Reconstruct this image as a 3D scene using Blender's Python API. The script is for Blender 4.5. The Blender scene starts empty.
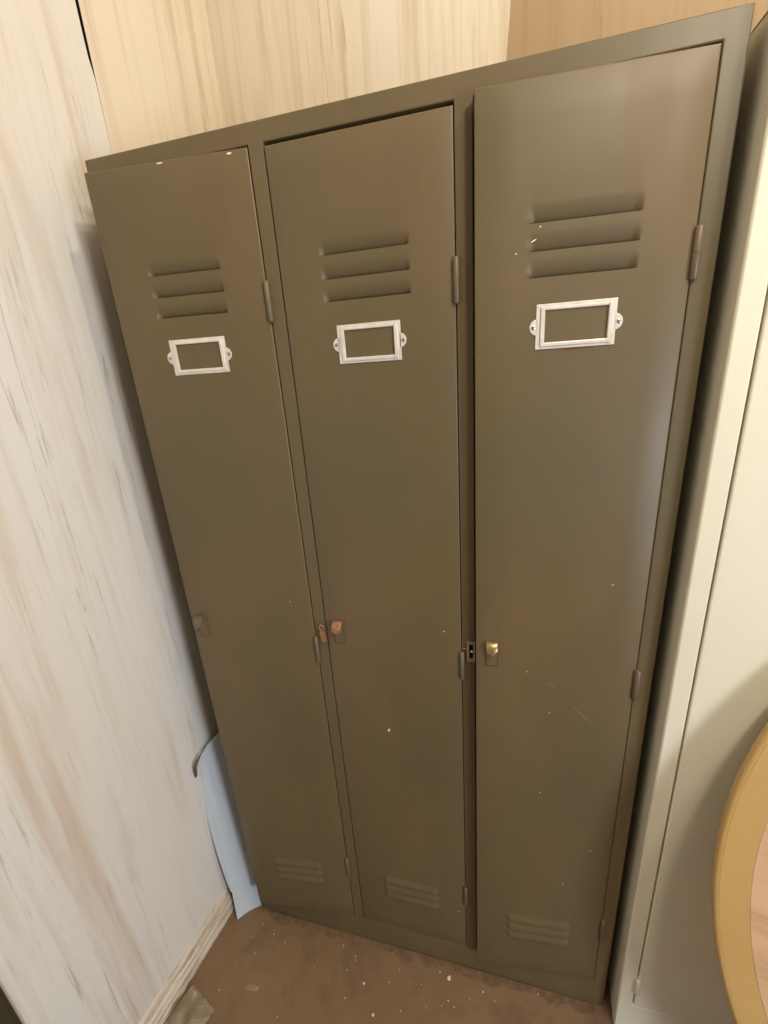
import bpy, bmesh, math, random
from mathutils import Vector, Matrix
random.seed(7)
SC = bpy.context.scene
COL = SC.collection
PI = math.pi

# ------------------------------------------------------------------ helpers
def lin(c):
    return tuple((x/12.92 if x <= .04045 else ((x+.055)/1.055)**2.4) for x in [v/255 for v in c]) + (1.0,)

def tag(o, label=None, cat=None, group=None, kind=None):
    if label: o['label'] = label
    if cat: o['category'] = cat
    if group: o['group'] = group
    if kind: o['kind'] = kind
    return o

def empty(name, loc=(0, 0, 0), rz=0.0):
    o = bpy.data.objects.new(name, None); COL.objects.link(o)
    o.location = loc; o.rotation_euler = (0, 0, rz); o.empty_display_size = .1
    return o

def link(name, bm, mats, parent=None, smooth=False, bevel=0.0, angle=40):
    me = bpy.data.meshes.new(name)
    bm.normal_update(); bm.to_mesh(me); bm.free()
    for m in (mats if isinstance(mats, (list, tuple)) else [mats]): me.materials.append(m)
    if smooth:
        for p in me.polygons: p.use_smooth = True
        try: me.set_sharp_from_angle(angle=math.radians(angle))
        except Exception: pass
    o = bpy.data.objects.new(name, me); COL.objects.link(o)
    if parent: o.parent = parent
    if bevel:
        b = o.modifiers.new('bevel', 'BEVEL'); b.width = bevel; b.segments = 2
        b.limit_method = 'ANGLE'; b.angle_limit = math.radians(50)
    return o

def box(bm, x0, x1, y0, y1, z0, z1, mi=0):
    v = [bm.verts.new(p) for p in ((x0,y0,z0),(x1,y0,z0),(x1,y1,z0),(x0,y1,z0),(x0,y0,z1),(x1,y0,z1),(x1,y1,z1),(x0,y1,z1))]
    for f in ((0,3,2,1),(4,5,6,7),(0,1,5,4),(1,2,6,5),(2,3,7,6),(3,0,4,7)):
        q = bm.faces.new([v[i] for i in f]); q.material_index = mi
    return v

def prism(bm, base, top, mi=0):
    """closed prism between two matching rings of points"""
    a = [bm.verts.new(p) for p in base]; b = [bm.verts.new(p) for p in top]; n = len(a)
    for i in range(n):
        bm.faces.new((a[i], a[(i+1) % n], b[(i+1) % n], b[i])).material_index = mi
    bm.faces.new(list(reversed(a))).material_index = mi
    bm.faces.new(b).material_index = mi

def tube(bm, pts, r, n=10, caps=True, mi=0):
    pts = [Vector(p) for p in pts]; rings = []
    for i, p in enumerate(pts):
        d = (pts[min(i+1, len(pts)-1)] - pts[max(i-1, 0)]).normalized()
        up = Vector((0, 0, 1)) if abs(d.z) < .9 else Vector((1, 0, 0))
        a = d.cross(up).normalized(); b = d.cross(a).normalized()
        rr = r[i] if isinstance(r, (list, tuple)) else r
        rings.append([bm.verts.new(p + rr*(math.cos(2*PI*k/n)*a + math.sin(2*PI*k/n)*b)) for k in range(n)])
    for A, B in zip(rings, rings[1:]):
        for k in range(n):
            bm.faces.new((A[k], A[(k+1) % n], B[(k+1) % n], B[k])).material_index = mi
    if caps:
        bm.faces.new(rings[0]).material_index = mi; bm.faces.new(list(reversed(rings[-1]))).material_index = mi

# ------------------------------------------------------------------ materials
class NT:
    def __init__(s, name):
        s.m = bpy.data.materials.new(name); s.m.use_nodes = True
        s.t = s.m.node_tree; s.b = s.t.nodes['Principled BSDF']
        s.tc = s.t.nodes.new('ShaderNodeTexCoord')
    def n(s, typ, **kw):
        o = s.t.nodes.new(typ)
        for k, v in kw.items(): setattr(o, k, v)
        return o
    def l(s, a, b): s.t.links.new(a, b)
    def noise(s, scale=(1, 1, 1), freq=1.0, detail=4, rough=.55, dist=0.0, off=(0, 0, 0)):
        mp = s.n('ShaderNodeMapping'); mp.inputs['Scale'].default_value = scale; mp.inputs['Location'].default_value = off
        s.l(s.tc.outputs['Object'], mp.inputs['Vector'])
        t = s.n('ShaderNodeTexNoise'); t.inputs['Scale'].default_value = freq
        t.inputs['Detail'].default_value = detail; t.inputs['Roughness'].default_value = rough; t.inputs['Distortion'].default_value = dist
        s.l(mp.outputs[0], t.inputs['Vector']); return t.outputs['Fac']
    def ramp(s, src, stops):
        r = s.n('ShaderNodeValToRGB'); e = r.color_ramp.elements
        while len(e) < len(stops): e.new(.5)
        for i, (p, c) in enumerate(stops):
            e[i].position = p; e[i].color = c if len(c) == 4 else (*c, 1)
        s.l(src, r.inputs[0]); return r.outputs[0]
    def step(s, src, a, b): return s.ramp(src, [(a, (0, 0, 0, 1)), (b, (1, 1, 1, 1))])
    def mul(s, a, b):
        m = s.n('ShaderNodeMath', operation='MULTIPLY')
        for i, v in enumerate((a, b)):
            if isinstance(v, (int, float)): m.inputs[i].default_value = v
            else: s.l(v, m.inputs[i])
        return m.outputs[0]
    def mix(s, fac, a, b):
        m = s.n('ShaderNodeMix', data_type='RGBA')
        for sock, v in ((m.inputs[0], fac), (m.inputs[6], a), (m.inputs[7], b)):
            if isinstance(v, (int, float, tuple)): sock.default_value = v
            else: s.l(v, sock)
        return m.outputs[2]
    def bump(s, h, strength=.2, dist=.002):
        b = s.n('ShaderNodeBump'); b.inputs['Strength'].default_value = strength; b.inputs['Distance'].default_value = dist
        s.l(h, b.inputs['Height']); s.l(b.outputs[0], s.b.inputs['Normal'])
    def fin(s, color, rough=.5, metal=0.0, spec=None):
        if isinstance(color, tuple): s.b.inputs['Base Color'].default_value = color
        else: s.l(color, s.b.inputs['Base Color'])
        if isinstance(rough, (int, float)): s.b.inputs['Roughness'].default_value = rough
        else: s.l(rough, s.b.inputs['Roughness'])
        s.b.inputs['Metallic'].default_value = metal
        if spec is not None: s.b.inputs['Specular IOR Level'].default_value = spec
        return s.m

def m_paint(name, c1, c2, c3, rough=.42):
    t = NT(name)
    a = t.noise((2, 2, 1.3), 1.6, 3); b = t.noise((9, 9, 2.2), 1.0, 5, .6, off=(3, 1, 2)); c = t.noise((1, 1, 1), 260, 2)
    col = t.mix(t.step(a, .40, .62), lin(c1), lin(c2))
    col = t.mix(t.mul(t.step(b, .50, .75), .45), col, lin(c3))
    t.bump(c, .05, .0006)
    r = t.ramp(b, [(.3, (rough-.05,)*3), (.7, (rough+.1,)*3)])
    return t.fin(col, r, 0, .5)

def m_wall(name, base, warm, streak, fis, s_amt, dense):
    """whitewashed wood-effect wall board: long vertical veins and fine fissures"""
    t = NT(name)
    big = t.noise((3, 3, .45), 1.0, 3, .5, .4)
    vein = t.noise((13*dense, 13*dense, .75), 1.0, 5, .62, .5, off=(2.3, 5.1, .7))
    vein2 = t.noise((38*dense, 38*dense, 1.6), 1.0, 4, .6, .2, off=(7, 3, 1))
    fiss = t.noise((62, 62, 3.2), 1.0, 6, .68, .8, off=(1, 9, 4))
    patch = t.noise((10*dense, 10*dense, 1.1), 1.0, 2, .5, off=(5, 2, 8))
    col = t.mix(t.step(big, .38, .62), lin(base), lin(warm))
    vm = t.step(vein, .52, .70)
    col = t.mix(t.mul(vm, s_amt), col, lin(streak))
    col = t.mix(t.mul(t.step(vein2, .52, .72), s_amt*.55), col, lin(streak))
    fm = t.mul(t.step(fiss, .56, .66), t.step(patch, .48, .60))
    col = t.mix(t.mul(fm, .55), col, lin(fis))
    t.bump(vein2, .12, .002)
    return t.fin(col, .55, 0, .3)

M = {}
M['paint'] = m_paint('olive_paint', (100, 88, 60), (110, 92, 63), (97, 77, 54), .44)
M['paint_edge'] = m_paint('worn_olive_paint', (112, 100, 76), (104, 92, 68), (96, 74, 56), .4)
M['hinge_brown'] = m_paint('brown_worn_paint', (112, 92, 76), (104, 84, 66), (92, 72, 56), .4)
M['wall_l'] = m_wall('wall_board_pale', (224, 222, 216), (222, 215, 204), (202, 182, 160), (160, 140, 124), .75, 1.0)
M['wall_b'] = m_wall('wall_board_cream', (228, 217, 197), (223, 209, 185), (196, 172, 142), (158, 132, 106), .75, 1.5)
M['wall_p'] = m_wall('wall_darker_pink', (172, 147, 113), (166, 139, 105), (148, 118, 86), (126, 98, 70), .7, 1.2)
t = NT('cream_enamel'); M['cream'] = t.fin(t.mix(t.step(t.noise((2, 2, 1), 2, 3), .4, .65), lin((236, 230, 208)), lin((230, 224, 202))), .38, 0, .5)
t = NT('inside_black'); M['dark'] = t.fin(lin((26, 22, 18)), .8, 0, .1)
t = NT('dark_brown_trim'); M['trim'] = t.fin(t.mix(t.noise((20, 20, 2), 2), lin((44, 38, 24)), lin((62, 54, 34))), .6)
t = NT('silvered_tin'); n1 = t.noise((60, 60, 60), 1, 3)
M['tin'] = t.fin(t.mix(t.step(n1, .35, .7), lin((238, 232, 222)), lin((226, 216, 204))), .36, .25)
t = NT('screw_steel'); M['screw'] = t.fin(lin((190, 180, 165)), .3, .9)
t = NT('rusty_metal'); n1 = t.noise((200, 200, 200), 1, 4)
M['rust'] = t.fin(t.mix(t.step(n1, .35, .65), lin((150, 92, 66)), lin((176, 138, 104))), .55, .35)
t = NT('rust_stain'); M['ruststain'] = t.fin(lin((112, 58, 32)), .8)
t = NT('worn_brass'); M['brass'] = t.fin(t.mix(t.noise((150, 150, 150), 1), lin((190, 160, 118)), lin((150, 124, 88))), .35, .7)
t = NT('grey_steel'); M['steel'] = t.fin(t.mix(t.noise((150, 150, 150), 1), lin((172, 158, 142)), lin((146, 130, 114))), .42, .5)
t = NT('white_fleck'); M['fleck'] = t.fin(lin((232, 224, 208)), .7)
t = NT('scratch'); M['scratch'] = t.fin(lin((124, 114, 90)), .5)
t = NT('floor_earth')
a = t.noise((1, 1, 1), 2.2, 5, .6); b = t.noise((1, 1, 1), 9, 6, .65, .6); c = t.noise((1, 1, 1), 60, 4, .7); d = t.noise((1, 1, 1), 170, 2)
col = t.mix(t.step(a, .36, .66), lin((122, 98, 72)), lin((136, 110, 82)))
col = t.mix(t.mul(t.step(b, .50, .68), .55), col, lin((106, 82, 60)))
col = t.mix(t.mul(t.step(c, .60, .74), .35), col, lin((150, 124, 98)))
col = t.mix(t.mul(t.step(d, .74, .80), .6), col, lin((186, 164, 136)))
t.bump(b, .25, .004); M['floor'] = t.fin(col, .62, 0, .3)
t = NT('dirt_crust'); n1 = t.noise((1, 1, 1), 70, 4, .7); M['crust'] = t.fin(t.mix(t.step(n1, .42, .66), lin((104, 82, 60)), lin((124, 100, 74))), .8, 0, .2)
t = NT('baseboard_wood')
g = t.noise((6, 6, 90), 1, 4, .6, .4); w = t.noise((14, 14, 40), 1, 4)
M['base'] = t.fin(t.mix(t.step(g, .42, .62), lin((218, 206, 188)), t.mix(t.step(w, .4, .6), lin((160, 138, 112)), lin((196, 180, 158)))), .6)
t = NT('loose_sheet'); M['sheet'] = t.fin(t.mix(t.noise((5, 5, 2), 1), lin((190, 199, 208)), lin((198, 205, 210))), .5, 0, .3)
t = NT('sheet_underside'); M['under'] = t.fin(lin((92, 84, 80)), .8)
t = NT('ceiling_paint'); M['ceil'] = t.fin(lin((216, 208, 192)), .8)
t = NT('table_rim_yellow'); g = t.noise((2, 2, 2), 3, 3)
M['rim'] = t.fin(t.mix(g, lin((206, 170, 108)), lin((194, 156, 96))), .45)
t = NT('table_wood'); g = t.noise((2.2, 40, 40), 1, 5, .6, .4); g2 = t.noise((1.2, 14, 14), 1, 3, .5, .3, off=(3, 3, 3))
M['top'] = t.fin(t.mix(t.mul(t.step(g, .5, .68), .5), t.mix(g2, lin((226, 190, 152)), lin((214, 174, 136))), lin((176, 132, 98))), .4)
t = NT('clear_film'); t.b.inputs['Transmission Weight'].default_value = .75; t.b.inputs['IOR'].default_value = 1.25
M['film'] = t.fin(lin((236, 222, 198)), .1, 0, .8)
t = NT('wood_chip'); M['chip'] = t.fin(lin((158, 130, 98)), .7)

# ------------------------------------------------------------------ setting
def wx(y): return -.100 + .12*y          # the left wall runs a little out of square
def slab_left(bm, y0, y1, z0, z1, off=0.0, y1top=None, th=.05, mi=0):
    yt = y1 if y1top is None else y1top
    prism(bm, [(wx(y0)+off, y0, z0), (wx(y1)+off, y1, z0), (wx(y1)-th, y1, z0), (wx(y0)-th, y0, z0)],
              [(wx(y0)+off, y0, z1), (wx(yt)+off, yt, z1), (wx(yt)-th, yt, z1), (wx(y0)-th, y0, z1)], mi)
CEIL = 3.2; YB = .52; YF = -3.0; XR = 3.0
bm = bmesh.new()
J = .1605
slab_left(bm, YF, J, 0, 1.9, 0, J)
slab_left(bm, YF, J, 1.9, 2.015, 0, J-.0010)
slab_left(bm, YF, J-.0010, 2.015, 2.045, 0, J-.0055)
slab_left(bm, YF, J-.0055, 2.045, 2.08, 0, J-.0065)
slab_left(bm, YF, J-.0065, 2.08, CEIL, 0, J-.0090)
slab_left(bm, J+.0004, J+.0012, 0, CEIL, -.0012, mi=1)
slab_left(bm, J+.0012, YB+.05, 0, CEIL, -.0006, mi=2)
box(bm, -.21, -.10, .10, .24, 0, CEIL, 1)      # dark void behind the open joint
o = link('wall_left', bm, [M['wall_l'], M['dark'], M['wall_b']]); tag(o, kind='structure')
bm = bmesh.new()
# back wall in two slabs, the right one darker and pinker, edge out of plumb
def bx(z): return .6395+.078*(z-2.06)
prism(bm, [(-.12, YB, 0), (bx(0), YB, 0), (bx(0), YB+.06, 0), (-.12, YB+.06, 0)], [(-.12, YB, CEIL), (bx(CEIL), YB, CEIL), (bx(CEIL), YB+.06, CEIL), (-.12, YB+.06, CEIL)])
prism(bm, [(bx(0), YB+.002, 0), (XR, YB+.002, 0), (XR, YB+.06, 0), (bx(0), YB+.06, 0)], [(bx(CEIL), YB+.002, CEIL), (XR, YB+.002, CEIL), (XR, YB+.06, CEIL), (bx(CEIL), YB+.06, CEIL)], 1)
bmesh.ops.recalc_face_normals(bm, faces=bm.faces[:])
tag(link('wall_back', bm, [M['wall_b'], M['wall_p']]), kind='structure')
bm = bmesh.new(); box(bm, XR, XR+.06, YF, YB, 0, CEIL)
tag(link('wall_right', bm, M['wall_b']), kind='structure')
bm = bmesh.new(); box(bm, -.6, XR+.06, YF, YB+.06, CEIL, CEIL+.05)
tag(link('ceiling', bm, M['ceil']), kind='structure')
bm = bmesh.new()
NX, NY = 90, 80; X0, X1, Y0, Y1 = -.6, XR+.06, YF, YB+.06
vv = [[bm.verts.new((X0+(X1-X0)*i/NX, Y0+(Y1-Y0)*j/NY, 0)) for i in range(NX+1)] for j in range(NY+1)]
for j in range(NY):
    for i in range(NX): bm.faces.new((vv[j][i], vv[j][i+1], vv[j+1][i+1], vv[j+1][i]))
low = [bm.verts.new(p) for p in ((X0, Y0, -.06), (X1, Y0, -.06), (X1, Y1, -.06), (X0, Y1, -.06))]
bm.faces.new(list(reversed(low)))
tag(link('floor', bm, M['floor']), kind='structure')
# moulded skirting along the left wall, stopping just short of the locker
bm = bmesh.new()
prof = [(0, 0), (.017, 0), (.018, .004), (.018, .017), (.0165, .019), (.0155, .021), (.0165, .024), (.0175, .034), (.0155, .037), (.013, .039),
        (.0145, .042), (.015, .050), (.012, .054), (.0095, .056), (.0105, .060), (.009, .067), (.004, .072), (0, .074)]
ya, yb = -.455, -.016
ns = 40; rings = []
for k in range(ns+1):
    y = ya+(yb-ya)*k/ns
    rings.append([bm.verts.new((wx(y)+x+(random.uniform(-.0007, .0007) if 0 < i < 17 else 0), y, z+(random.uniform(-.0007, .0007) if i > 1 else 0))) for i, (x, z) in enumerate(prof)])
for A, B in zip(rings, rings[1:]):
    for i in range(len(prof)-1): bm.faces.new((A[i], A[i+1], B[i+1], B[i]))
bm.faces.new(rings[-1]); bm.faces.new(list(reversed(rings[0])))
bmesh.ops.recalc_face_normals(bm, faces=bm.faces[:])
tag(link('baseboard_left', bm, M['base']), kind='structure')
# dark upright moulding where the wall board ends on the left
bm = bmesh.new()
prism(bm, [(wx(-.464)+.0, -.464, 0), (wx(-.464)+.022, -.467, 0), (wx(-.464)+.026, -.474, 0), (wx(-.53)+.03, -.53, 0), (wx(-.53), -.53, 0)],
          [(wx(-.464)+.0, -.464, 2.2), (wx(-.464)+.022, -.467, 2.2), (wx(-.464)+.026, -.474, 2.2), (wx(-.53)+.03, -.53, 2.2), (wx(-.53), -.53, 2.2)])
bmesh.ops.recalc_face_normals(bm, faces=bm.faces[:])
tag(link('trim_1', bm, M['trim']), kind='structure')

# ------------------------------------------------------------------ the locker
W, H, D = .908, 1.83, .45
ZB, ZT = .086, 1.803                         # door opening
OP = [(.018, .291), (.315, .588), (.612, .8825)]
root = empty('metal_locker', (W/2, D/2, 0))
tag(root, 'old olive-green three-door metal locker with louvred doors and white label frames', 'locker')
OFF = Vector((-W/2, -D/2, 0))
def lk(name, bm, mats, parent=None, **kw):
    """link a mesh built in locker-front coordinates (x right, y back, z up)"""
    bmesh.ops.translate(bm, verts=bm.verts[:], vec=OFF)
    return link(name, bm, mats, parent or root, **kw)
bm = bmesh.new(); t_ = .0012
box(bm, 0, t_, .001, D, .012, H-.001); box(bm, W-t_, W, .001, D, .012, H-.001)
box(bm, 0, W, D-t_, D, .012, H-.001); box(bm, 0, W, .001, D, H-.002, H-.0005); box(bm, .0, W, .002, D, .05, .052)
for x in (.303, .600): box(bm, x-.001, x+.001, .004, D-.002, .052, H-.003)
for x in (0, W-.03):
    for y in (.003, D-.033): box(bm, x, x+.03, y, y+.03, 0, .02)
lk('body', bm, M['paint'])
bm = bmesh.new()
def frame_bar(x0, x1, z0, z1): box(bm, x0, x1, 0, .018, z0, z1)
xs = [0, .018, .291, .315, .588, .612, .8825, W]; zs = [0, ZB, ZT, H]
g = {}
def gv(x, y, z):
    k = (round(x, 5), round(y, 5), round(z, 5))
    if k not in g: g[k] = bm.verts.new((x, y, z))
    return g[k]
for i in range(7):
    for j in range(3):
        if j == 1 and i in (1, 3, 5):
            x0, x1, z0, z1 = xs[i], xs[i+1], ZB, ZT
            for a, b in (((x0, z0), (x1, z0)), ((x1, z0), (x1, z1)), ((x1, z1), (x0, z1)), ((x0, z1), (x0, z0))):
                bm.faces.new((gv(a[0], 0, a[1]), gv(b[0], 0, b[1]), gv(b[0], .016, b[1]), gv(a[0], .016, a[1])))
            continue
        bm.faces.new((gv(xs[i], 0, zs[j]), gv(xs[i+1], 0, zs[j]), gv(xs[i+1], 0, zs[j+1]), gv(xs[i], 0, zs[j+1])))
for i in range(7):
    for z in (0, H): bm.faces.new((gv(xs[i], 0, z), gv(xs[i+1], 0, z), gv(xs[i+1], .016, z), gv(xs[i], .016, z)))
for j in range(3):
    for x in (0, W): bm.faces.new((gv(x, 0, zs[j]), gv(x, 0, zs[j+1]), gv(x, .016, zs[j+1]), gv(x, .016, zs[j])))
bmesh.ops.recalc_face_normals(bm, faces=bm.faces[:])
lk('face_frame', bm, M['paint'], bevel=.0016, smooth=True, angle=30)

TOPL = [1.650, 1.6175, 1.5865]               # sharp lower edge of each top vent
LOWL = [.266, .2385, .211]
def make_door(k, x0, x1, ang, ztop, zbot, lx0, lx1):
    """pressed sheet door, local origin at the hinge edge, x runs to the left (negative)"""
    w = x1-x0-.0045
    lx0 -= x1; lx1 -= x1                     # local
    h_up, h_lo, dep = .0225, .0215, .0055
    def prof(z):                              # (depth, concave +)
        for zb in TOPL:
            if zb <= z <= zb+h_up:
                s = 1-(z-zb)/h_up; return dep*1.3*s**1.8
        for zb in LOWL:
            if zb <= z <= zb+h_lo:
                s = 1-(z-zb)/h_lo; return -dep*.95*(s*s*(3-2*s))
        return 0
    X = [-w-.002, -w-.0012, -w]
    X += [-w+.05, lx0-.006, lx0-.003]
    X += [lx0+.0015*i for i in range(8)] + [lx0+.0105+(lx1-lx0-.021)*i/6 for i in range(1, 6)] + [lx1-.0105+.0015*i for i in range(8)]
    X += [lx1+.003, lx1+.006, -.04, -.0033, -.0021, -.0013]
    X = sorted(set(round(x, 6) for x in X))
    Z = [zbot, zbot+.0008, zbot+.002, zbot+.04]
    for L, hh in ((LOWL, h_lo), (TOPL, h_up)):
        for zb in L: Z += [zb-.0006, zb] + [zb+hh*i/7 for i in range(1, 8)]
    Z += [.5, .8, 1.1, 1.4, ztop-.04, ztop-.002, ztop-.0008, ztop]
    Z = sorted(set(round(z, 6) for z in Z))
    cuts = set(round(zb-.0006, 6) for zb in TOPL+LOWL)
    def endf(x):
        if x <= lx0 or x >= lx1: return 0
        s = min(1, min(x-lx0, lx1-x)/.009); return math.sin(s*PI/2)
    def edge(x, z):
        d = min(x-X[0], X[-1]-x, z-Z[0], Z[-1]-z)
        return .0011*max(0, 1-d/.002)**2
    bm = bmesh.new()
    V = [[bm.verts.new((x, -.0015+prof(z)*endf(x)+edge(x, z), z)) for x in X] for z in Z]
    for j in range(len(Z)-1):
        for i in range(len(X)-1):
            if Z[j] in cuts and endf(X[i]) > .55 and endf(X[i+1]) > .55: continue     # the open slit of a vent
            bm.faces.new((V[j][i], V[j][i+1], V[j+1][i+1], V[j+1][i]))
    ring = V[0][:] + [V[j][-1] for j in range(1, len(Z))] + list(reversed(V[-1][:-1])) + [V[j][0] for j in range(len(Z)-2, 0, -1)]
    back = [bm.verts.new((v.co.x, .016, v.co.z)) for v in ring]
    for i in range(len(ring)):
        j = (i+1) % len(ring); bm.faces.new((ring[i], back[i], back[j], ring[j]))
    c = empty_dummy = None
    o = link('door', bm, M['paint'], root, smooth=True, angle=32)
    o.location = Vector((x1, 0, 0)) + OFF
    o.rotation_euler = (0, 0, ang)
    return o

doors = [make_door(0, *OP[0], math.asin(.030/.2705), 1.8005, .0885, .092, .219),
         make_door(1, *OP[1], 0.0, 1.7975, .0885, .385, .522),
         make_door(2, *OP[2], math.asin(.0215/.268), 1.8005, .0885, .682, .818)]
doors[1]['label'] = 'middle door, shut flush, with rust on its finger pull'
doors[0]['label'] = 'left door standing slightly ajar'
doors[2]['label'] = 'right door standing slightly ajar, with a pale scratch'

def arc_pts(cx, cz, r, a0, a1, n): return [(cx+r*math.cos(a0+(a1-a0)*i/n), cz+r*math.sin(a0+(a1-a0)*i/n)) for i in range(n+1)]
def label_holder(door, hx, xa, xb, za=1.4945, zb=1.5515, tilt=0.0):
    """card frame: flat plate with raised lip on three sides, half-round ears and two screws"""
    bm = bmesh.new(); y = -.0018
    xa -= hx; xb -= hx; zm = (za+zb)/2
    ear = .0105
    out = [(xa, za), (xb, za)] + arc_pts(xb-.002, zm, ear, -PI/2, PI/2, 10) + [(xb, zb), (xa, zb)] + arc_pts(xa+.002, zm, ear, PI/2, 3*PI/2, 10)
    ix0, ix1, iz0, iz1 = xa+.0115, xb-.0105, za+.0085, zb-.008
    inn = [(ix0, iz0), (ix1, iz0), (ix1, iz1), (ix0, iz1)]
    # plate = four strips + ears, so the card window stays open
    box(bm, xa, ix0, y-.0010, y, za, zb); box(bm, ix1, xb, y-.0010, y, za, zb)
    box(bm, ix0, ix1, y-.0010, y, za, iz0); box(bm, ix0, ix1, y-.0010, y, iz1, zb)
    for c, a0 in ((xb-.002, -PI/2), (xa+.002, PI/2)):
        e = arc_pts(c, zm, ear, a0, a0+PI, 12)
        prism(bm, [(p, y-.0010, q) for p, q in e], [(p, y, q) for p, q in e])
    # rolled lip round the window
    box(bm, ix0-.0055, ix0-.0005, y-.0030, y-.0010, iz0-.005, iz1+.004)
    box(bm, ix1+.0005, ix1+.0055, y-.0034, y-.0010, iz0-.005, iz1+.004)
    box(bm, ix0-.0050, ix1+.0050, y-.0027, y-.0010, iz0-.0047, iz0-.0005)
    box(bm, ix0-.0005, ix1+.0005, y-.0022, y-.0010, iz1+.0005, iz1+.004)
    o = link('label_holder', bm, M['tin'], door, bevel=.0004)
    o['label'] = 'silvery white card frame'
    for c in (xa-.0035, xb+.0035):
        b2 = bmesh.new()
        rg = []
        for r, d in ((.0030, 0), (.0028, .0007), (.0018, .0012), (.0004, .0013)):
            rg.append([b2.verts.new((c+r*math.cos(2*PI*i/12), y-.001-d, zm+r*math.sin(2*PI*i/12))) for i in range(12)])
        for A, B in zip(rg, rg[1:]):
            for i in range(12): b2.faces.new((A[i], A[(i+1) % 12], B[(i+1) % 12], B[i]))
        b2.faces.new(rg[-1])
        bmesh.ops.recalc_face_normals(b2, faces=b2.faces[:])
        link('screw', b2, M['screw'], door, smooth=True)
label_holder(doors[0], .291, .1038, .2052)
label_holder(doors[1], .588, .4018, .5035)
label_holder(doors[2], .8825, .6965, .7985, 1.4955, 1.5530)

# recessed finger pull + plate on every door
def latch(door, hx, x, z, mat, lab, out=.013):
    bm = bmesh.new(); x -= hx
    # the cut of the latch plate below the pull: two thin dark slots round a flat plate
    box(bm, x-.0098, x+.0098, -.0021, -.0010, z-.047, z-.004)
    link('latch_plate', bm, M['paint'], door, bevel=.0004)
    bm = bmesh.new()
    box(bm, x-.0108, x-.0098, -.00165, -.0010, z-.048, z-.010); box(bm, x-.0098, x+.0098, -.00165, -.0010, z-.048, z-.047)
    box(bm, x+.0098, x+.0104, -.00165, -.0010, z-.048, z-.012)
    link('latch_slot', bm, M['dark'], door)
    bm = bmesh.new(); nu, nv = 12, 10; rows = []
    for v in range(nv+1):
        s = v/nv; hw = .0072*(1 if s < .6 else max(0, 1-((s-.6)/.41)**2.6)**(1/2.2))+.0024
        a = s*PI*.52
        rows.append([(x+hw*(2*u/nu-1), -.001-out*math.sin(a)-(.002*(1-(2*u/nu-1)**2)), z+.004-.019*(1-math.cos(a))) for u in range(nu+1)])
    th = Vector((0, .0016, -.0012))
    F = [[bm.verts.new(p) for p in r] for r in rows]; B = [[bm.verts.new(Vector(p)+th) for p in r] for r in rows]
    for v in range(nv):
        for u in range(nu):
            bm.faces.new((F[v][u], F[v][u+1], F[v+1][u+1], F[v+1][u])); bm.faces.new((B[v][u], B[v+1][u], B[v+1][u+1], B[v][u+1]))
    rim = F[0][:] + [F[v][-1] for v in range(1, nv+1)] + list(reversed(F[-1][:-1])) + [F[v][0] for v in range(nv-1, 0, -1)]
    rib = B[0][:] + [B[v][-1] for v in range(1, nv+1)] + list(reversed(B[-1][:-1])) + [B[v][0] for v in range(nv-1, 0, -1)]
    for i in range(len(rim)):
        j = (i+1) % len(rim); bm.faces.new((rim[i], rib[i], rib[j], rim[j]))
    bmesh.ops.recalc_face_normals(bm, faces=bm.faces[:])
    o = link('finger_pull', bm, mat, door, smooth=True)
    if lab: o['label'] = lab
latch(doors[0], .291, .0440, 1.010, M['paint_edge'], None, .021)
latch(doors[1], .588, .3440, 1.008, M['rust'], 'rusty finger pull', .016)
latch(doors[2], .8825, .6420, 1.008, M['brass'], 'dull brass finger pull')

# hinge knuckles: on the doors' right edges
for k, (a, b) in enumerate(OP):
    for z0, z1 in ((1.565, 1.626), (.908, .970), (.250, .313)):
        bm = bmesh.new(); x = b+(.0002 if k < 2 else .0015); r = .0044 if k < 2 else .005
        y = -.0030
        tube(bm, [(x, y, z0), (x, y, z0+.001), (x, y, z0+.002), (x, y, (z0+z1)/2-.0003), (x, y, (z0+z1)/2), (x, y, (z0+z1)/2+.0003), (x, y, z1-.002), (x, y, z1-.001), (x, y, z1)],
             [r*.5, r*.85, r, r, r*.9, r, r, r*.85, r*.5], 14)
        box(bm, x-.0015, x+.0015, y, .010, z0+.003, z1-.003)
        lk('hinge', bm, M['paint_edge'] if k < 2 else M['hinge_brown'], smooth=True, angle=50)

# staple for a padlock on the first divider, slotted keeper on the second
bm = bmesh.new()
tube(bm, [(.3085+.0045*math.cos(a), -.006, .994+.0065*math.sin(a)) for a in [2*PI*i/16 for i in range(17)]], .0017, 8, False)
tube(bm, [(.3085, 0, .988), (.3085, -.006, .9875)], .002, 8)
pts = arc_pts(.3095, .980, .0062, 0, PI, 8) + arc_pts(.3108, .968, .0058, PI, 2*PI, 8)
prism(bm, [(p, -.0075, q) for p, q in pts], [(p, -.0045, q) for p, q in pts])
tube(bm, [(.3095, 0, .975), (.3095, -.006, .975)], .0025, 8)
bmesh.ops.recalc_face_normals(bm, faces=bm.faces[:])
o = lk('hasp_staple', bm, M['rust'], smooth=True); o['label'] = 'rusty padlock staple'
bm = bmesh.new(); x0, x1, z0, z1 = .5975, .6125, .952, .9945
for a in ((x0, x0+.004, z0, z1), (x1-.0035, x1, z0, z1), (x0+.004, x1-.0035, z0, z0+.006), (x0+.004, x1-.0035, z1-.005, z1)):
    box(bm, a[0], a[1], -.0062, -.0002, a[2], a[3])
box(bm, x0+.003, x1-.003, -.0012, -.0004, z0+.005, z1-.004, 1)
tube(bm, [(.6062, -.0005, .9735), (.6062, -.0042, .9735)], .0021, 10, True, 2)
tube(bm, [(.5895, -.0015, .977), (.5985, -.0025, .977)], .0012, 8, True, 0)
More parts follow.
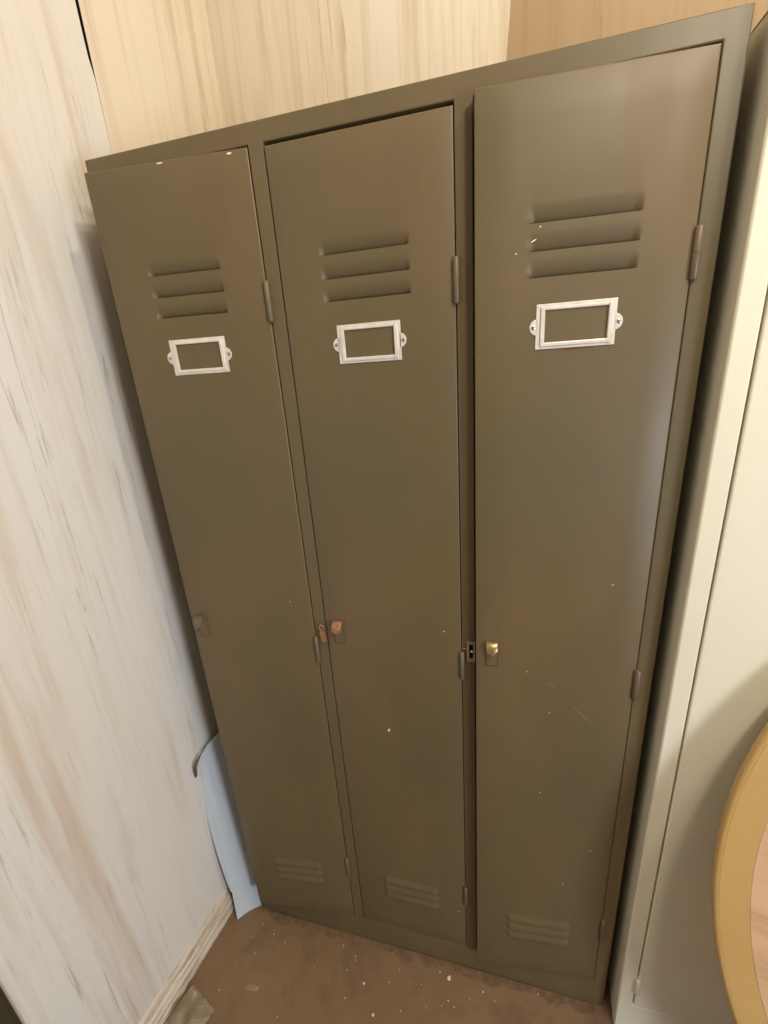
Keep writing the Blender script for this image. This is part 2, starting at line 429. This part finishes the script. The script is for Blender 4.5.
lk('latch_keeper', bm, [M['steel'], M['dark'], M['fleck']], bevel=.0004)['label'] = 'grey steel slotted keeper'

# flecks of pale paint and scratches on the doors
def fleck(door, hx, x, z, sx, sz, rot=0.0, mat=None, name='paint_fleck'):
    bm = bmesh.new(); n = 7
    c, s = math.cos(rot), math.sin(rot)
    pts = []
    for i in range(n):
        a = 2*PI*i/n; r = random.uniform(.75, 1.15); p, q = sx*r*math.cos(a), sz*r*math.sin(a)
        pts.append((x-hx+c*p-s*q, z+s*p+c*q))
    prism(bm, [(p, -.0021, q) for p, q in pts], [(p, -.0012, q) for p, q in pts])
    bmesh.ops.recalc_face_normals(bm, faces=bm.faces[:])
    link(name, bm, mat or M['fleck'], door)
fleck(doors[1], .588, .4320, .752, .0022, .0048, -.3)
fleck(doors[0], .291, .247, 1.050, .0013, .0013)
fleck(doors[0], .291, .150, 1.7975, .006, .0010, .02)
fleck(doors[0], .291, .262, 1.7960, .004, .0014, .1)
fleck(doors[2], .8825, .6900, 1.630, .0040, .0008, .45)
fleck(doors[2], .8825, .6975, 1.645, .0011, .0011)
fleck(doors[2], .8825, .6680, 1.617, .0011, .0011)
for x, z in ((.703, .952), (.746, .865), (.738, .665), (.842, .52), (.795, .41), (.83, 1.13)): fleck(doors[2], .8825, x, z, .0011, .0011)
fleck(doors[1], .588, .570, .215, .0014, .0014)
fleck(doors[1], .588, .555, 1.010, .0022, .0009, -.3)
fleck(doors[2], .8825, .752, 1.4945, .018, .0016, .03, M['ruststain'], 'rust_stain')
fleck(doors[2], .8825, .748, .925, .013, .0006, -.62, M['scratch'], 'scratch')
fleck(doors[2], .8825, .805, .862, .040, .0007, -.78, M['scratch'], 'scratch')

# ------------------------------------------------------------------ cream cabinet on the right
CX, CY, CW, CH, CD = .9265, -.030, .93, 1.83, .45
cab = empty('storage_cabinet', (CX+CW/2, CY+CD/2, 0))
tag(cab, 'tall cream metal cabinet standing close beside the right side of the locker', 'cabinet')
CO = Vector((-CX-CW/2, -CY-CD/2, 0))
def ck(name, bm, mats, parent=None, **kw):
    bmesh.ops.translate(bm, verts=bm.verts[:], vec=CO)
    return link(name, bm, mats, parent or cab, **kw)
bm = bmesh.new()
box(bm, CX+.001, CX+.003, CY+.006, CY+CD, .01, CH-.002); box(bm, CX+CW-.003, CX+CW-.001, CY+.006, CY+CD, .01, CH-.002)
box(bm, CX+.001, CX+CW-.001, CY+CD-.002, CY+CD, .01, CH-.002); box(bm, CX+.001, CX+CW-.001, CY+.006, CY+CD, CH-.004, CH-.001)
box(bm, CX+.002, CX+CW-.002, CY+.006, CY+CD, .05, .053)
ck('body', bm, M['cream'])
bm = bmesh.new()
cxs = [CX, CX+.0295, CX+CW/2-.012, CX+CW/2+.012, CX+CW-.0295, CX+CW]; czs = [0, .098, CH-.04, CH]; g = {}
for i in range(5):
    for j in range(3):
        if j == 1 and i in (1, 3):
            x0, x1, z0, z1 = cxs[i], cxs[i+1], czs[1], czs[2]
            for a, b in (((x0, z0), (x1, z0)), ((x1, z0), (x1, z1)), ((x1, z1), (x0, z1)), ((x0, z1), (x0, z0))):
                bm.faces.new((gv(a[0], CY, a[1]), gv(b[0], CY, b[1]), gv(b[0], CY+.02, b[1]), gv(a[0], CY+.02, a[1])))
            continue
        bm.faces.new((gv(cxs[i], CY, czs[j]), gv(cxs[i+1], CY, czs[j]), gv(cxs[i+1], CY, czs[j+1]), gv(cxs[i], CY, czs[j+1])))
for i in range(5):
    for z in (0, CH): bm.faces.new((gv(cxs[i], CY, z), gv(cxs[i+1], CY, z), gv(cxs[i+1], CY+.02, z), gv(cxs[i], CY+.02, z)))
for j in range(3):
    for x in (CX, CX+CW): bm.faces.new((gv(x, CY, czs[j]), gv(x, CY, czs[j+1]), gv(x, CY+.02, czs[j+1]), gv(x, CY+.02, czs[j])))
bmesh.ops.recalc_face_normals(bm, faces=bm.faces[:])
ck('face_frame', bm, M['cream'], bevel=.0028, smooth=True, angle=30)
for a, b, hx in ((cxs[1]+.0025, cxs[2]-.002, 0), (cxs[3]+.002, cxs[4]-.0025, 1)):
    bm = bmesh.new(); box(bm, a, b, CY-.0012, CY+.018, .1005, CH-.0425)
    d = ck('door', bm, M['cream'], bevel=.002)
    x = (a-.001) if hx == 0 else (b+.001)
    for z0, z1 in ((.150, .198), (1.66, 1.71)):
        bm = bmesh.new(); tube(bm, [(x, CY-.004, z0), (x, CY-.004, z0+.002), (x, CY-.004, z1-.002), (x, CY-.004, z1)], [.003, .0046, .0046, .003], 12)
        box(bm, x-.0012, x+.0012, CY-.004, CY+.012, z0+.003, z1-.003)
        ck('hinge', bm, M['cream'], smooth=True, angle=50)

# ------------------------------------------------------------------ round table top leaning on the cabinet
R1, TILT = .73, .209
tab = empty('round_table_top', (1.709, -.271, .7205))
tab.rotation_euler = (-TILT, 0, -.211)
tag(tab, 'large round wooden table top with yellow rim, leaning on edge against the cream cabinet', 'table top')
def lathe(name, prof, mat, n=160, parent=tab, smooth=True):
    """revolve (r, y) profile round the local y axis"""
    bm = bmesh.new(); rg = [[bm.verts.new((r*math.cos(2*PI*i/n), y, r*math.sin(2*PI*i/n))) for i in range(n)] if r > 0 else [bm.verts.new((0, y, 0))] for r, y in prof]
    for A, B in zip(rg, rg[1:]):
        for i in range(n):
            j = (i+1) % n
            if len(B) == 1: bm.faces.new((A[i], A[j], B[0]))
            elif len(A) == 1: bm.faces.new((A[0], B[j], B[i]))
            else: bm.faces.new((A[i], A[j], B[j], B[i]))
    bmesh.ops.recalc_face_normals(bm, faces=bm.faces[:])
    return link(name, bm, mat, parent, smooth=smooth, angle=35)
K = .936
lathe('rim', [(R1*K, .018), (R1*K, 0), (R1-.0075, 0), (R1-.0068, .0006), (R1-.006, 0), (R1-.003, .0004), (R1-.0008, .002), (R1, .004), (R1, .017), (R1-.002, .020), (R1*K, .020), (R1*K, .018)], M['rim'])
lathe('wood_panel', [(0, .0005), (R1*K-.0005, .0005), (R1*K-.0005, .019), (0, .019)], M['top'])

# ------------------------------------------------------------------ loose lining sheet between wall and locker
bm = bmesh.new(); nu, nv, ne = 14, 28, 6
BL, BR = Vector((-.060, -.043, .0005)), Vector((-.0105, .006, .0005))
TL, TR = Vector((-.0920, .022, .560)), Vector((-.0300, .066, .612))
G = []
for v in range(nv+1):
    s = v/nv; row = []
    L = BL.lerp(TL, s)
    if L.z > .085:                                   # above the skirting the sheet runs on to the wall
        fx = min(1, (L.z-.085)/.30); yA = L.y-(.016*(1-s)+.008)*fx; A = Vector((L.x+(wx(yA)+.0012-L.x)*fx, yA-.0004, L.z-.010*s))
        for e in range(ne):
            q = e/ne; row.append(A.lerp(L, q)+Vector((-.0012, 0, 0))*math.sin(q*PI))
    for u in range(nu+1):
        q = u/nu
        p = L.lerp(BR.lerp(TR, s), q)
        k = q*math.sin(min(1, s*1.25)*PI/2)
        p = p + Vector((0, .030*k, 0)) + Vector((-.6, .8, 0))*.004*math.sin(q*PI)
        p.x = min(p.x, -.006)
        row.append(p)
    G.append(row)
th = Vector((-.0009, .0009, 0)); seen = set()
def quad_skin(F, B):
    for r0, r1, b0, b1 in zip(F, F[1:], B, B[1:]):
        n0, n1 = len(r0), len(r1); m = min(n0, n1)
        r0, r1, b0, b1 = r0[n0-m:], r1[n1-m:], b0[n0-m:], b1[n1-m:]
        for u in range(m-1):
            bm.faces.new((r0[u], r0[u+1], r1[u+1], r1[u])); bm.faces.new((b0[u], b1[u], b1[u+1], b0[u+1]))
F = [[bm.verts.new(p) for p in r] for r in G]; B = [[bm.verts.new(p+th) for p in r] for r in G]
quad_skin(F, B)
pair = {f: b_ for r, q in zip(F, B) for f, b_ in zip(r, q)}
for e in [e for e in bm.edges if len(e.link_faces) == 1 and e.verts[0] in pair and e.verts[1] in pair]:
    bm.faces.new((e.verts[0], e.verts[1], pair[e.verts[1]], pair[e.verts[0]]))
bmesh.ops.recalc_face_normals(bm, faces=bm.faces[:])
sheet = link('lining_sheet', bm, M['sheet'], smooth=True)
tag(sheet, 'loose bluish-white lining sheet wedged between the wall and the left side of the locker', 'sheet')
# torn strip curling off its top corner
bm = bmesh.new()
pp = [(-.0870, .0300, .5665, .002), (-.0900, .012, .561, .003), (-.0915, -.004, .5555, .006), (-.0905, -.0165, .548, .011), (-.0915, -.0185, .534, .012), (-.0950, -.0185, .518, .007), (-.0990, -.0165, .506, .001)]
F = []
for x, y, z, w in pp: F.append([bm.verts.new((x, y-w*.35, z+w*.5)), bm.verts.new((x+.005*(w > .005), y, z)), bm.verts.new((x, y+w*.35, z-w*.5))])
for A, B in zip(F, F[1:]):
    for i in range(2): bm.faces.new((A[i], A[i+1], B[i+1], B[i]))
o = link('torn_strip', bm, M['under'], sheet, smooth=True); o['label'] = 'dark curled torn strip'
sm = o.modifiers.new('th', 'SOLIDIFY'); sm.thickness = .0008

# ------------------------------------------------------------------ litter on the floor
def chip(x, y, s, label, group=None, mat=None, name='paint_chip', asp=1.0):
    bm = bmesh.new(); n = random.choice((5, 6, 7)); a0 = random.uniform(0, 6)
    pts = []
    for i in range(n):
        a = a0+2*PI*i/n; r = s*random.uniform(.6, 1.2); pts.append((r*math.cos(a)*asp, r*math.sin(a)))
    t0 = random.uniform(0, 6) if asp == 1.0 else .12
    c, si = math.cos(t0), math.sin(t0)
    pts = [(c*p-si*q, si*p+c*q) for p, q in pts]; h = s*random.uniform(.35, .7)
    prism(bm, [(p, q, 0) for p, q in pts], [(p*.8, q*.8, h*random.uniform(.5, 1)) for p, q in pts])
    bmesh.ops.recalc_face_normals(bm, faces=bm.faces[:])
    o = link(name, bm, mat or M['fleck']); o.location = (x, y, .0002)
    return tag(o, label, 'chip', group)
chip(.5461, -.0319, .0062, 'largest white paint chip, lying on the floor near the foot of the middle door')
chip(.3380, -.0929, .0034, 'white paint chip on the floor before the foot of the middle door')
chip(.3768, -.1424, .0034, 'white paint chip on the floor at the bottom edge of the photo')
for px, py, s in ((.5222, -.0254, .003), (.6311, -.0392, .0032), (.7614, -.0121, .0028), (.2866, -.0766, .0022), (.06, -.05, .003), (.02, -.035, .0025),
                  (.10, -.06, .002), (.30, -.045, .0035), (.26, -.03, .0025), (.305, -.052, .0022), (.42, -.045, .002), (.48, -.06, .002), (.55, -.075, .003), (.565, -.083, .0025), (.535, -.088, .002),
                  (.50, -.10, .002), (.60, -.06, .0018), (.44, -.12, .0022), (.30, -.13, .002), (.25, -.11, .0016), (.20, -.09, .0018),
                  (.13, -.12, .0016), (.03, -.10, .0022), (-.02, -.19, .003), (-.01, -.13, .0018), (.15, -.2, .002), (.0, -.07, .002), (.35, -.07, .0018), (.66, -.05, .002), (.40, -.075, .0025)):
    chip(px, py, s*.62, 'tiny pale paint crumb scattered on the brown floor before the locker', 'paint crumbs on the floor')
bm = bmesh.new(); nx = 120; rows = []
for i in range(nx+1):
    x = .03+.86*i/nx; w0 = .010+.012*abs(math.sin(i*.31)*math.sin(i*.117+1))+random.uniform(0, .006); h0 = random.uniform(.0015, .0042)
    rows.append([bm.verts.new((x, -.0012, h0*1.1)), bm.verts.new((x, -.0012-w0*.35, h0)), bm.verts.new((x, -w0*.75, h0*.45)), bm.verts.new((x, -w0, .0003))])
for A, B in zip(rows, rows[1:]):
    for i in range(3): bm.faces.new((A[i], A[i+1], B[i+1], B[i]))
bmesh.ops.recalc_face_normals(bm, faces=bm.faces[:])
tag(link('dirt_crust', bm, M['crust'], smooth=True), 'ragged crust of dried dirt on the floor along the foot of the locker', 'dirt', kind='stuff')
o = chip(.0617, -.1643, .0085, 'pale wood splinter on the floor near the skirting and locker', mat=M['chip'], name='wood_splinter', asp=3.0)
o['category'] = 'splinter'
# crumpled clear film near the skirting
bm = bmesh.new()
n = 16; ctr = Vector((-.070, -.262, 0)); Gd = []
for j in range(n+1):
    row = []
    for i in range(n+1):
        u, v = i/n-.5, j/n-.5
        x = u*.085+v*.03; y = v*.10-u*.03
        hgt = .002 + .015*abs(math.sin(3.1*u*2+1.3*v*2))*abs(math.cos(2.3*v*2-.8*u)) + random.uniform(0, .004)
        row.append(bm.verts.new((x, y, hgt if 0 < i < n and 0 < j < n else random.uniform(0, .007))))
    Gd.append(row)
for j in range(n):
    for i in range(n):
        bm.faces.new((Gd[j][i], Gd[j][i+1], Gd[j+1][i+1])); bm.faces.new((Gd[j][i], Gd[j+1][i+1], Gd[j+1][i]))
film = link('plastic_film', bm, M['film']); film.location = (ctr.x+.005, ctr.y, .001)
sm = film.modifiers.new('th', 'SOLIDIFY'); sm.thickness = .0006
tag(film, 'scrap of crumpled clear plastic film on the floor by the skirting board', 'plastic')

# ------------------------------------------------------------------ light
def lamp(name, loc, power, color, r):
    l = bpy.data.lights.new(name, 'POINT'); l.energy = power; l.color = color; l.shadow_soft_size = r
    o = bpy.data.objects.new(name, l); COL.objects.link(o); o.location = loc; return o
lamp('ceiling_bulb', (1.6, -.70, 2.90), 36, (1.0, .90, .75), .05)
lamp('second_bulb', (1.2, -.90, 2.28), 31, (1.0, .92, .79), .10)
def area(name, loc, to, sx, sy, power, color):
    l = bpy.data.lights.new(name, 'AREA'); l.energy = power; l.color = color; l.shape = 'RECTANGLE'; l.size = sx; l.size_y = sy
    o = bpy.data.objects.new(name, l); COL.objects.link(o); o.location = loc
    o.rotation_euler = (Vector(to)-Vector(loc)).to_track_quat('-Z', 'Y').to_euler(); return o
area('daylight_window', (2.75, -1.85, .8), (-.1, -.4, .7), .5, .7, 36, (.76, .86, 1.0))
w = bpy.data.worlds.new('world'); SC.world = w; w.use_nodes = True
w.node_tree.nodes['Background'].inputs[0].default_value = (.80, .88, 1.0, 1); w.node_tree.nodes['Background'].inputs[1].default_value = .10

# ------------------------------------------------------------------ camera
Rm = [[0.963059675199577, 0.2601426070829604, -0.0695836617645665], [0.022483021462007174, -0.33517212371562854, -0.9418886140249781], [-0.26834786332375377, 0.9055304917362175, -0.3286395484197544]]
cd = bpy.data.cameras.new('camera'); cam = bpy.data.objects.new('camera', cd); COL.objects.link(cam)
X, Dn, Fw = Vector(Rm[0]), Vector(Rm[1]), Vector(Rm[2])
mw = Matrix((X, -Dn, -Fw)).transposed().to_4x4(); mw.translation = Vector((.6690, -.7195, 1.5046))
cam.matrix_world = mw
cd.sensor_fit = 'VERTICAL'; cd.sensor_height = 24; cd.lens = 452.654/1024*24; cd.clip_start = .01
SC.camera = cam
SC.view_settings.view_transform = 'Standard'; SC.view_settings.look = 'None'
SC.view_settings.gamma = 1; SC.view_settings.exposure = 0.12; SC.view_settings.use_curve_mapping = False
